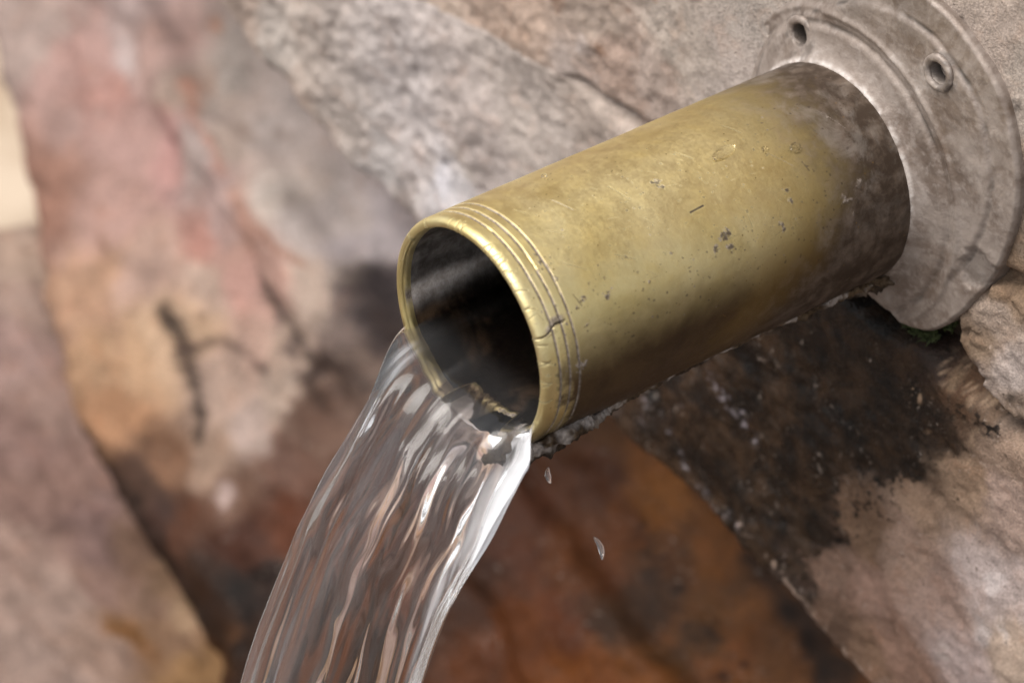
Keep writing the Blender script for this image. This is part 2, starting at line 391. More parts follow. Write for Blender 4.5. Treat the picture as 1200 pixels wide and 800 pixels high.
lo_blobs = [(520, 212, 6, (196, 192, 196), 0, .6), (490, 235, 4, (198, 190, 186), 0, .5), (545, 190, 5, (190, 178, 168), 0, .5), (842, 430, 2.6, (122, 112, 114), .6, .8), (852, 452, 2.4, (116, 108, 112), .6, .8), (872, 482, 2.2, (118, 110, 114), .6, .8), (868, 505, 1.8, (110, 102, 106), .6, .7),  # grey-blue blobs: lime spatter with sky reflection painted in
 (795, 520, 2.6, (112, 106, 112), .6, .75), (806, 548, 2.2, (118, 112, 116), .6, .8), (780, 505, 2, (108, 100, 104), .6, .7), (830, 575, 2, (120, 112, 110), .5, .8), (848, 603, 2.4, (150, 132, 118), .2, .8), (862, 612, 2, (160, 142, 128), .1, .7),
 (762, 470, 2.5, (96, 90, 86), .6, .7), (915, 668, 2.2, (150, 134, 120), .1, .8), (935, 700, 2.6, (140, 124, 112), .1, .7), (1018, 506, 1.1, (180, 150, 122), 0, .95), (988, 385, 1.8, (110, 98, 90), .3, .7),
 (1080, 470, 1.8, (140, 108, 82), 0, .9), (1100, 440, 2.2, (136, 114, 92), 0, .6), (1128, 462, 1.8, (140, 118, 98), 0, .7), (1140, 440, 2, (136, 114, 94), 0, .6), (1110, 486, 1.4, (138, 114, 94), 0, .8), (1140, 505, 2.2, (140, 118, 98), 0, .6), (1092, 510, 1.5, (132, 104, 80), 0, .8), (1062, 470, 1.2, (128, 100, 76), 0, .8),
 (1124, 682, .9, (60, 56, 56), 0, .9), (1172, 690, 4, (196, 184, 180), 0, .7), (1150, 735, 4, (196, 184, 180), 0, .6), (1180, 740, 3.5, (200, 188, 182), 0, .6), (1110, 760, 2.5, (186, 172, 164), 0, .7), (1105, 640, 2, (176, 158, 146), 0, .6),
 (1160, 600, 2, (172, 154, 142), 0, .5), (1155, 545, 1.6, (170, 152, 138), 0, .6)]
lo_lines = [([(826, 412), (846, 450), (868, 480), (884, 515)], 3.2, (128, 120, 124), .3, .9, -.02), ([(755, 470), (785, 510), (800, 545), (835, 590), (868, 612)], 3.0, (132, 124, 126), .3, .9, .02),  # pale streaks: lime drips, sky reflection painted into their colour
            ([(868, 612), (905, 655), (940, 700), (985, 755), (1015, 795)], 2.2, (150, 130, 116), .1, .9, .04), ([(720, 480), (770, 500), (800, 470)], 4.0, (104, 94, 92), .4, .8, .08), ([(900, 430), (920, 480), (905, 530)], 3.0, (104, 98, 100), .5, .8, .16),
            ([(1070, 460), (1110, 480), (1140, 510)], 5, (148, 124, 102), 0, .9, .12), ([(1090, 430), (1120, 455), (1150, 470)], 4, (140, 118, 98), 0, .8, .08), ([(1060, 500), (1120, 470), (1160, 500)], 5, (22, 16, 13), .7, .9, .05),
            ([(1000, 600), (1050, 560), (1090, 530), (1120, 500)], 4, (34, 24, 18), .7, .9, .10), ([(940, 650), (980, 620), (1020, 590)], 4, (34, 24, 18), .7, .8, .08)]
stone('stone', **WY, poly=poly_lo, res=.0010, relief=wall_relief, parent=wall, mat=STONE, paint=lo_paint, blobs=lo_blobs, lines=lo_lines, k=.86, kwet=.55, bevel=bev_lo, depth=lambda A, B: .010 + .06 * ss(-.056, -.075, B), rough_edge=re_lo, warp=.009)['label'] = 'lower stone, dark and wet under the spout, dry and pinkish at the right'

poly_sm = [(.0445, -.0125), (.052, -.0078), (.075, -.0075), (.13, -.014), (.13, -.046), (.085, -.046), (.068, -.0435), (.054, -.040), (.046, -.032), (.0435, -.022)]
sm_paint = [(1170, 380, (160, 142, 128), 0), (1190, 430, (172, 158, 150), 0), (1150, 400, (132, 112, 94), 0), (1150, 440, (158, 142, 132), 0), (1180, 345, (130, 108, 88), 0), (1200, 480, (138, 120, 106), 0), (1135, 420, (110, 84, 60), 0)]
stone('stone', **WY, poly=poly_sm, res=.0007, relief=lambda P, A, B: .0012 + .5 * wall_relief(P, A, B) + .0022 * fbm(P, 110, 4, 55) - .0025 * ss(.10, .02, np.abs(fbm(P, 60, 3, 56))) * ss(-.1, .2, fbm(P, 40, 2, 57)), parent=wall, mat=STONE, paint=sm_paint, k=.74,
      blobs=[(1160, 455, 1, (40, 34, 30), 0, .8), (1188, 462, 1.3, (46, 38, 32), 0, .8), (1150, 432, .8, (70, 60, 52), 0, .7)], bevel=.0028, depth=.02, rough_edge=.0028, warp=.005)['label'] = 'small cracked cream stone right of the flange foot'

# mortar bed behind the joints
poly_m = [(-.49, .2), (-.49, -.06), (-.30, -.075), (.0, -.12), (.12, -.15), (.12, .2)]
stone('mortar', O=(0, .010, 0), U=(1, 0, 0), V=(0, 0, 1), poly=poly_m, res=.0022, relief=lambda P, A, B: .003 * fbm(P, 90, 4, 61), parent=wall, mat=STONE,
      paint=[(1090, 380, (40, 32, 24), .5), (1150, 430, (96, 78, 62), .2), (760, 150, (60, 50, 44), 0), (660, 90, (110, 98, 88), 0)], bevel=.004, depth=.03)

# ------------------------------------------------------------------ the recessed rock face, the ledge and the far pavement
def plane3(a, b, c):
    a, b, c = map(np.asarray, (a, b, c)); u = b - a; u = u / np.linalg.norm(u); n = np.cross(u, c - a); n /= np.linalg.norm(n)
    if n @ FW > 0: n = -n
    v = np.cross(n, u); return a, u, v, n
def fdep(px, py): return 1.245 - .00020 * (px - 300) - .00009 * (py - 300)
O_, U_, V_, N_ = plane3(at_depth(300, 300, fdep(300, 300)), at_depth(900, 700, fdep(900, 700)), at_depth(100, 700, fdep(100, 700)))
def ab(px, py):
    q = on_plane(px, py, O_, N_) - O_; return (q @ U_, q @ V_)
poly_f = [ab(*q) for q in [(-76, -120), (-42, 0), (-22, 80), (0, 160), (16, 230), (38, 340), (62, 450), (90, 520), (150, 640), (240, 780), (330, 1000), (1300, 1100), (1300, 300), (700, -200)]]
STEP_SIGN = 1.0
def face_relief(P, A, B):
    d = P - O_
    # strata run parallel to the edge of the wall above
    s = d @ U_; w = d @ V_
    Q = np.stack([s * .35, w, 0 * s], -1)
    h = .012 * fbm(P, 7, 3, 71) + .006 * fbm(Q, 42, 4, 72) + .0022 * fbm(P, 110, 4, 73)
    for (x0, y0), (x1, y1), st in (((215, 60), (470, 385), .010), ((120, 0), (420, 470), -.006)):
        p0, p1 = np.array(ab(x0, y0)), np.array(ab(x1, y1)); e_ = (p1 - p0) / np.linalg.norm(p1 - p0)
        dd = (s - p0[0]) * e_[1] - (w - p0[1]) * e_[0] + .010 * fbm(P, 16, 4, 75)
        h = h + st * ss(-.004, .004, dd * STEP_SIGN) * ss(.75, .55, ((s - p0[0]) * e_[0] + (w - p0[1]) * e_[1]))
    return h
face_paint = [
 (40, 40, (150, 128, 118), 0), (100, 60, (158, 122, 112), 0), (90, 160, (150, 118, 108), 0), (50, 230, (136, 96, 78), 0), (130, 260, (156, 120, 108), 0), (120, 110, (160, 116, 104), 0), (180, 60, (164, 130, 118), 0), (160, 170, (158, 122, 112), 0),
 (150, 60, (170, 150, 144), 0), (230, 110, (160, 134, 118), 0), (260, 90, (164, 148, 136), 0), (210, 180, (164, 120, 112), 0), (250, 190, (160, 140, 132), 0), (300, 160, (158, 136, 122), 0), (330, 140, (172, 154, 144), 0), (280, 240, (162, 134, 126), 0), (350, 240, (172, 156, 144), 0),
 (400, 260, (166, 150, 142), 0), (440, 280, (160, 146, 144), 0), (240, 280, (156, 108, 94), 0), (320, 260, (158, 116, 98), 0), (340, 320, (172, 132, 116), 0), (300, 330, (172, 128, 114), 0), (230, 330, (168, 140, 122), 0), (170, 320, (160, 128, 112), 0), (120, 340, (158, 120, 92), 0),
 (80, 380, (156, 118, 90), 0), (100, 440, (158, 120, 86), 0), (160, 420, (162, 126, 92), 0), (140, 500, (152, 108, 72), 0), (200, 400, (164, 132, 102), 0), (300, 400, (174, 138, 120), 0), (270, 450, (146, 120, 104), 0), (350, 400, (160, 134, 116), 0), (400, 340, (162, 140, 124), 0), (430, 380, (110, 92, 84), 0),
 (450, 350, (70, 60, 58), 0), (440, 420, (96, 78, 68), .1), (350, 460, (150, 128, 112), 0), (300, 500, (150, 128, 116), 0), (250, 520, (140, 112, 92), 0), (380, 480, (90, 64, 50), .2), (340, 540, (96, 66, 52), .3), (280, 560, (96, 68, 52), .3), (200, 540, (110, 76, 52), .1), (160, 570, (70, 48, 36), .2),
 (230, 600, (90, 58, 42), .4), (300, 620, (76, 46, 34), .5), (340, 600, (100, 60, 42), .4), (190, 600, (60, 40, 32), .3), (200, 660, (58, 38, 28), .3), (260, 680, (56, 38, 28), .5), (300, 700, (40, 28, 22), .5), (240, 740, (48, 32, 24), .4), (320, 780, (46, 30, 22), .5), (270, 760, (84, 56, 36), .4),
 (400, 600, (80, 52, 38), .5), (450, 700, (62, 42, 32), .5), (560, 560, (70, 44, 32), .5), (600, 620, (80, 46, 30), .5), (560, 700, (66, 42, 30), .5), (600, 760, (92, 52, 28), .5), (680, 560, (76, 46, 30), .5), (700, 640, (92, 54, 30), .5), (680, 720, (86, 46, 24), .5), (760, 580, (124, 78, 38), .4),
 (740, 540, (112, 70, 36), .4), (820, 640, (116, 72, 36), .4), (780, 660, (84, 54, 32), .4), (760, 700, (60, 40, 26), .4), (820, 740, (86, 56, 30), .4), (860, 760, (100, 60, 30), .4), (720, 780, (110, 62, 26), .4), (900, 780, (96, 62, 36), .4), (780, 780, (108, 64, 30), .4), (700, 500, (84, 54, 30), .5), (880, 700, (104, 66, 36), .4)]  # lower points: wet rust, with the shade there painted into the colour
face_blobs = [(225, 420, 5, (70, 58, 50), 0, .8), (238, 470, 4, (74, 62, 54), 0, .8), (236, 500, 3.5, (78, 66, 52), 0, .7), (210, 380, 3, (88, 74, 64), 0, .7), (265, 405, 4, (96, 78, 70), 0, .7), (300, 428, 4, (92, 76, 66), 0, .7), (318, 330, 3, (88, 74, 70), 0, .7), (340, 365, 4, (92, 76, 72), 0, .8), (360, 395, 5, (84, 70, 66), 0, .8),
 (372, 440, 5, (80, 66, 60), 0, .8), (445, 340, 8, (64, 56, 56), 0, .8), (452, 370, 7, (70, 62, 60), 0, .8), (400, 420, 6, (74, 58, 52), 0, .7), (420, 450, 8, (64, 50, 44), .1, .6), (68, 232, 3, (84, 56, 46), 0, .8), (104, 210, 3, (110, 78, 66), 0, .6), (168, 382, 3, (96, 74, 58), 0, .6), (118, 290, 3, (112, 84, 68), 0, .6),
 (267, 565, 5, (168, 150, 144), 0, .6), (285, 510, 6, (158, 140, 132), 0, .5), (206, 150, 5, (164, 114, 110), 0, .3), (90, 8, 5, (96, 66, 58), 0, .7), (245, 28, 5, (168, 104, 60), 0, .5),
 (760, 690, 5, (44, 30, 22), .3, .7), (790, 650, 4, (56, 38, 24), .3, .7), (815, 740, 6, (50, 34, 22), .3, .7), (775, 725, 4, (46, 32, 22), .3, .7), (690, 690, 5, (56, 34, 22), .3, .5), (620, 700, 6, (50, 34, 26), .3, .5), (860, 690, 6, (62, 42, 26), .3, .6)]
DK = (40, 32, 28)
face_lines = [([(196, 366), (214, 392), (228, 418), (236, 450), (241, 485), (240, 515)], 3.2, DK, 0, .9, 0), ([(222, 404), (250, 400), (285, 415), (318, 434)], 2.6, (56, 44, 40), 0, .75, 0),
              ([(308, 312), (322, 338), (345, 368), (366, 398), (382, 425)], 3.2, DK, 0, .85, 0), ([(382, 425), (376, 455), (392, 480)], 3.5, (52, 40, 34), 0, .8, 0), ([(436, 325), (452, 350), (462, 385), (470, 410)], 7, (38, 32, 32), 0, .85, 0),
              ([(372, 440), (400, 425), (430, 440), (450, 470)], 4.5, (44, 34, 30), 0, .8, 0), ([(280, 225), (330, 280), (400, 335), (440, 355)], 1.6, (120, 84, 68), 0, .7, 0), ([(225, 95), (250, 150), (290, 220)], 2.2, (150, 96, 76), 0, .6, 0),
              ([(80, 0), (88, 60), (100, 120), (108, 200)], 2.5, (128, 96, 88), 0, .6, 0), ([(95, 505), (135, 560), (180, 625), (240, 710), (285, 775)], 5, (30, 21, 16), .3, .8, 0),  # last one: crease shadow against the ledge, painted dark
              ([(120, 250), (128, 330), (150, 420)], 2, (112, 84, 68), 0, .5, 0), ([(870, 650), (930, 715), (1000, 790)], 7, (20, 13, 9), .5, .8, 0), ([(742, 620), (770, 690), (800, 740), (850, 760)], 5, (30, 20, 13), .4, .75, .02)]  # dark band by the wall edge: shade painted into the colour
face_blobs += [(x, y, r, (22, 15, 11), .5, .85) for x, y, r in ((765, 660, 2.2), (756, 688, 2.6), (772, 705, 3), (790, 640, 2.4), (812, 655, 2.2), (826, 735, 3), (806, 742, 3), (842, 728, 2.4), (795, 700, 2), (742, 640, 2), (860, 780, 3), (700, 760, 2.5), (640, 740, 3), (880, 660, 3), (925, 730, 4), (960, 760, 5), (985, 790, 6), (900, 690, 3.5), (860, 640, 4), (800, 590, 4), (560, 620, 4), (300, 690, 7), (310, 730, 7), (290, 760, 5), (330, 660, 6), (170, 575, 3), (190, 605, 3.5), (215, 640, 4), (235, 680, 4), (255, 715, 4))]  # black mottling, plus shade painted by the wall edge and along the ledge
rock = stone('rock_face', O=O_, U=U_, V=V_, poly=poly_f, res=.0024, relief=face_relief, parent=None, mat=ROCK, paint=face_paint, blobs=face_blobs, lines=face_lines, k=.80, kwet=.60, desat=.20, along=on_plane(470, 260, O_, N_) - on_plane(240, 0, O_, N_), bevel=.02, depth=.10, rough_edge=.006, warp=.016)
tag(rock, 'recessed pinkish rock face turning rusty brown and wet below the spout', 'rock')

Lo, Lu, Lv, Ln = plane3(at_depth(72, 480, fdep(72, 480) + .004), at_depth(290, 800, fdep(290, 800) + .004), at_depth(0, 800, 1.165))
def lab(px, py):
    q = on_plane(px, py, Lo, Ln) - Lo; return (q @ Lu, q @ Lv)
poly_l = [lab(*q) for q in [(-60, 262), (70, 250), (120, 420), (200, 640), (330, 830), (520, 1060), (-200, 1200), (-260, 500)]]
led_paint = [(20, 300, (176, 152, 136), 0), (40, 350, (166, 142, 130), 0), (20, 420, (156, 130, 122), 0), (60, 470, (150, 124, 114), 0), (30, 520, (138, 112, 104), 0), (90, 560, (140, 112, 102), 0), (50, 600, (142, 114, 104), 0), (20, 640, (158, 132, 120), 0), (110, 620, (124, 100, 94), 0), (130, 680, (130, 104, 94), 0),
 (60, 700, (160, 136, 124), 0), (40, 770, (166, 142, 130), 0), (120, 760, (154, 128, 114), 0), (160, 640, (110, 86, 72), 0), (150, 750, (132, 98, 70), 0), (200, 740, (138, 108, 86), 0), (230, 780, (146, 112, 78), 0), (190, 690, (136, 108, 86), 0), (210, 715, (160, 132, 106), 0), (170, 700, (128, 102, 86), 0)]
led = stone('stone_ledge', O=Lo, U=Lu, V=Lv, poly=poly_l, res=.0022, relief=lambda P, A, B: .006 * fbm(P, 9, 3, 81) + .003 * fbm(P, 50, 4, 82) + .001 * fbm(P, 180, 3, 83), parent=None, mat=ROCK, paint=led_paint, k=.66,
            blobs=[(150, 755, 8, (122, 84, 50), .1, .7), (108, 585, 4, (96, 80, 78), 0, .6)], bevel=.012, depth=.08, rough_edge=.006, warp=.016)
tag(led, 'mottled pinkish grey stone ledge below the rock face at lower left', 'ledge')

# unseen wet ground added below, dark to hold back bounce light; pale paving begins beyond the ledge and shows as a bright sliver at the left
def added_ground_and_paving():
    n = 120; q = np.linspace(-1, 1, n); q = np.sign(q) * np.abs(q) ** 2.6 * 25
    A, B = np.meshgrid(q, q, indexing='ij'); P = np.stack([A - .3, B, 0 * A - .64], -1)
    P[..., 2] += .008 * fbm(P, 3, 3, 91)
    m, t, b, out = newmat('wet_ground'); k = N(t)
    k.link(k.mix(k.ramp(k.noise(6, 6, .6), .35, .65), rgb(52, 42, 34), rgb(92, 78, 66)), b.inputs['Base Color']); b.inputs['Roughness'].default_value = .6
    k.link(k.bump(k.noise(30, 6, .6), .4, .01), b.inputs['Normal'])
    tag(mesh('added_ground_and_paving', P.reshape(-1, 3), grid_faces(n, n), m), kind='structure')
    x = np.linspace(-4.9, -.90, 160); y = np.linspace(.02, 3, 160); A, B = np.meshgrid(x, y, indexing='ij')
    P = np.stack([A + .02 * fbm(np.stack([0 * A, B, 0 * A], -1), 5, 3, 92) * (A > -1.2), B, 0 * A - .60], -1); P[..., 2] += .006 * fbm(P, 8, 4, 93)
    P[-1, :, 2] = -.66
    m, t, b, out = newmat('pale_paving'); k = N(t)
    k.link(k.mix(k.ramp(k.noise(9, 6, .6), .35, .65), rgb(150, 130, 108), rgb(176, 158, 138)), b.inputs['Base Color']); b.inputs['Roughness'].default_value = .9
    k.link(k.bump(k.noise(30, 6, .6), .4, .01), b.inputs['Normal'])
    tag(mesh('pavement', P.reshape(-1, 3), grid_faces(160, 160), m), kind='structure')
added_ground_and_paving()

# ------------------------------------------------------------------ the spout
R, RI, L = .030, .0272, .12452
spout = empty('brass_spout', (0, 0, 0)); tag(spout, 'worn brass pipe spout pouring water, three rings grooved near its cracked mouth', 'spout')

def pipe():
    # angles: dense where the barrel is seen
    t1 = np.linspace(math.radians(-112), math.radians(150), 700, endpoint=False)
    t2 = np.linspace(math.radians(150), math.radians(248), 80, endpoint=False)
    T = np.concatenate([t1, t2]); nT = len(T)
    lip = .0026
    ys = [np.linspace(.004, -L + .014, 430, endpoint=False), np.linspace(-L + .014, -L + .0022, 130, endpoint=False)]
    Yo = np.concatenate(ys); Ro = np.full_like(Yo, R)
    a = np.linspace(0, math.pi / 2, 10)                                     # rounded outer lip
    Yl = -L + .0022 - .0022 * np.sin(a); Rl = R - .0016 + .0016 * np.cos(a)
    a2 = np.linspace(0, math.pi / 2, 8)[1:]
    Yl2 = -L + .0011 - .0011 * np.cos(a2); Rl2 = RI + .0008 - .0008 * np.sin(a2) + .0002
    Yi = np.linspace(-L + .0014, .004, 150); Ri = np.full_like(Yi, RI)
    Y = np.concatenate([Yo, Yl, Yl2, Yi]); RR = np.concatenate([Ro, Rl, Rl2, Ri]); nY = len(Y)
    inner = np.zeros(nY); inner[len(Yo) + len(Yl) + len(Yl2):] = 1
    TT, YY = np.meshgrid(T, Y, indexing='ij'); R0 = np.broadcast_to(RR, TT.shape).copy()
    IN = np.broadcast_to(inner, TT.shape) > .5
    P = np.stack([R0 * np.cos(TT), YY, R0 * np.sin(TT)], -1)
    sfront = YY + L                                                           # distance back from the mouth
    arc = TT * R
    lime = np.zeros(TT.shape); grime = np.zeros(TT.shape); dR = np.zeros(TT.shape)
    out = ~IN
    # gentle dents
    dR += out * (.00022 * fbm(P, 38, 3, 101) + .00005 * fbm(P, 160, 3, 102))
    # grooves, filled with lime
    wob = .00010 * pn(P, 150, 103)
    deg = np.degrees(TT)
    for s0 in (.0046, .0074, .0103):
        g = np.exp(-((sfront - s0 - wob) / .00030) ** 2) * out
        dR -= .00030 * g
        keep = ss(-.75, -.1, fbm(P, 260, 3, int(s0 * 1e4)))
        if s0 == .0103: keep = keep * ss(-42, -30, deg)
        lime = np.maximum(lime, np.clip(g * 1.5, 0, 1) * keep)
        grime = np.maximum(grime, .5 * np.exp(-((sfront - s0 + .0005) / .0002) ** 2) * out * ss(.0, .5, fbm(P, 200, 2, 7)))
    # nicks round the lip
    rng = np.random.RandomState(8)
    front = out & (sfront < .0034)
    for d in list(rng.uniform(-40, 150, 20)) + [15, 13, -8, 62, 68, 71, 74, 95, 99]:
        wdt = rng.uniform(.00010, .00026); ln = rng.uniform(.0008, .0026)
        sl = rng.uniform(-.5, .5)
        m = np.exp(-(((arc - math.radians(d) * R) + sl * sfront) / wdt) ** 2) * ss(ln + .0004, ln, sfront) * out
        dR -= .00014 * m; grime = np.maximum(grime, m * rng.uniform(.5, 1.0))
    # the crack through the lip and over the grooves
    ca = math.radians(27.0) * R
    zig = .0007 * pn(P, 230, 110) + .0011 * ss(.002, .006, sfront)
    m = np.exp(-((arc - ca - zig) / .00022) ** 2) * ss(.0095, .0075, sfront) * out
    dR -= .0006 * m; grime = np.maximum(grime, np.clip(1.3 * m, 0, 1))
    m = ss(.0016, .0004, np.abs(arc - ca - zig - .0009) + .0008 * fbm(P, 500, 3, 111)) * ss(.0016, .0034, sfront) * ss(.0098, .0076, sfront) * out
    dR += .00010 * m; lime = np.maximum(lime, .9 * m)
    # lower part of the mouth slightly knocked inwards below the crack
    dR -= .00025 * ss(math.radians(27), math.radians(25.5), TT) * ss(math.radians(-60), math.radians(-20), TT) * ss(.008, .0, sfront) * out
    # lime crust low on the barrel by the mouth
    m = ss(-30, -52, deg + 9 * fbm(P, 120, 4, 115)) * ss(.05, .02, sfront) * out * (deg > -80)
    lime = np.maximum(lime, m * ss(-.25, .15, fbm(P, 330, 4, 116)) * .95); dR += .00025 * m * ss(-.25, .2, fbm(P, 330, 4, 116))
    # specks, pits and scratches: where the photograph shows them
    def where(px, py):
        d = ray(px, py); o = POS
        a_ = d[0] ** 2 + d[2] ** 2; b_ = 2 * (o[0] * d[0] + o[2] * d[2]); c_ = o[0] ** 2 + o[2] ** 2 - R * R
        q = b_ * b_ - 4 * a_ * c_
        if q < 0: return None
        t = (-b_ - math.sqrt(q)) / (2 * a_); h = o + t * d
        return math.atan2(h[2], h[0]) * R, h[1]
    def spot(px, py, rmm, kind, st=.9, lift=.0, jag=.6):
        w_ = where(px, py)
        if w_ is None: return
        dd = np.hypot(arc - w_[0], YY - w_[1]) * 1000
        sel = (dd < rmm * 2.5) & out
        v = np.zeros(TT.shape); pp = P[sel]
        v[sel] = ss(rmm * .8, rmm * .45, dd[sel] + rmm * 1.5 * jag * fbm(pp, 1000, 3, int(px) % 50)) * ss(rmm * 2.4, rmm * 1.6, dd[sel])
        nonlocal lime, grime, dR
        if kind == 'l': lime = np.maximum(lime, v * st)
        else: grime = np.maximum(grime, v * st)
        dR += lift * v
    def scratch(x0, y0, x1, y1, wmm, kind, st=.8):
        a_ = where(x0, y0); b_ = where(x1, y1)
        if not a_ or not b_: return
        ex, ey = b_[0] - a_[0], b_[1] - a_[1]; ll = ex * ex + ey * ey
        t = np.clip(((arc - a_[0]) * ex + (YY - a_[1]) * ey) / ll, 0, 1)
        dd = np.hypot(arc - a_[0] - t * ex, YY - a_[1] - t * ey) * 1000
        v = ss(wmm, wmm * .4, dd) * out
        nonlocal lime, grime, dR
        if kind == 'l': lime = np.maximum(lime, v * st)
        else: grime = np.maximum(grime, v * st)
        dR -= .00003 * v
    for q in [(848, 278, 1.7), (856, 290, 1.6), (838, 292, 1.2), (852, 272, 1.2), (922, 222, 1.0), (926, 236, .9), (915, 262, .8), (918, 268, .8), (768, 214, 1.6), (776, 218, .9), (632, 306, .9), (641, 312, .8), (652, 326, .6), (627, 298, .6), (633, 316, .7), (711, 346, 1.1), (787, 296, .6), (684, 348, .9), (680, 352, .8), (733, 300, .8), (676, 360, .6)]:
        spot(*q, 'l', .85, .00002, 1.0); spot(q[0] + 1.5, q[1] + 1, q[2] * .75, 'd', .75, -.00005, 1.2)
    for q in [(990, 235, 1.4), (996, 233, .9), (1006, 214, 1.0), (1054, 156, .8), (1056, 152, .7), (680, 428, 1.6), (686, 425, 1.0), (688, 380, .6), (665, 380, .7), (662, 392, .6), (636, 452, .8), (760, 330, .5), (1000, 250, .7)]:
        spot(*q, 'l', .9, .0001, .9)
    for x0, y0, x1, y1, w in [(809, 249, 824, 241, .42)]:
        scratch(x0, y0, x1, y1, w, 'd', 1.0)
    for x0, y0, x1, y1, w in [(712, 218, 735, 232, .22), (720, 298, 745, 304, .2), (660, 308, 688, 316, .22), (846, 147, 868, 156, .25), (790, 178, 812, 186, .2), (700, 150, 718, 156, .2), (672, 345, 682, 358, .3), (640, 270, 662, 274, .18), (876, 252, 882, 266, .2), (940, 190, 948, 200, .3), (602, 246, 616, 250, .18)]:
        scratch(x0, y0, x1, y1, w, 'd', .62)
    for x0, y0, x1, y1, w in [(646, 234, 672, 246, .25), (1052, 150, 1060, 162, .5), (958, 130, 990, 150, .14), (900, 180, 930, 195, .12)]:
        scratch(x0, y0, x1, y1, w, 'l', .8)
    for _ in range(420):
        px = rng.uniform(600, 1010); tt = rng.random() ** .8; yt = 215 - (px - 600) * .42; yb = 460 - (px - 660) * .44
        py = yt + 20 + tt * (yb - yt - 40); spot(px, py, rng.uniform(.18, .55), 'd' if rng.random() < .85 else 'l', rng.uniform(.4, .85), 0, .7)
    for _ in range(26):
        px = rng.uniform(620, 980); py = rng.uniform(200, 360) - (px - 700) * .3; a_ = rng.uniform(-.6, .9); l_ = rng.uniform(5, 14)
        scratch(px, py, px + l_ * math.cos(a_), py + l_ * math.sin(a_), rng.uniform(.1, .17), 'd' if rng.random() < .7 else 'l', rng.uniform(.25, .5))
    # inside: lime bloom above the old water line on the far upper side
    di = np.degrees(np.mod(TT, 2 * math.pi))
    bloom = ss(192, 184, di + 8 * fbm(P, 60, 3, 120)) * ss(60, 95, di) * IN * ss(.060, .012, sfront)
    lime = np.maximum(lime, .30 * bloom * (.5 + .5 * ss(-.2, .3, fbm(P * np.array([1, .4, 1]), 180, 4, 121))))
    band = np.exp(-((di - 188 - 4 * fbm(P, 60, 3, 125)) / 6.0) ** 2) * IN * ss(.045, .01, sfront)  # water-line band: lime, with its wet sheen painted in
    lime = np.maximum(lime, band)  # band brings painted wet sheen as well as lime
    ntc = ss(-108, -104.5, deg + 1.2 * pn(P, 500, 118)) * ss(-64, -67, deg) * (.0062 + .0016 * fbm(np.stack([TT, 0 * TT, 0 * TT], -1), 14, 3, 119))
    YY = YY + ntc * np.clip(1 - sfront / .014, 0, 1)
    R1 = R0 + dR + IN * .0003 * fbm(P, 120, 4, 130)
    Q = np.stack([R1 * np.cos(TT), YY, R1 * np.sin(TT)], -1)
    F = grid_faces(nT, nY, wrap_u=True)
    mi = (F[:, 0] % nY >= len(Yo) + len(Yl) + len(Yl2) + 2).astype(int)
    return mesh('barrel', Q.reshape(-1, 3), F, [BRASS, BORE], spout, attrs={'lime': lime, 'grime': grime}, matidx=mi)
pipe()

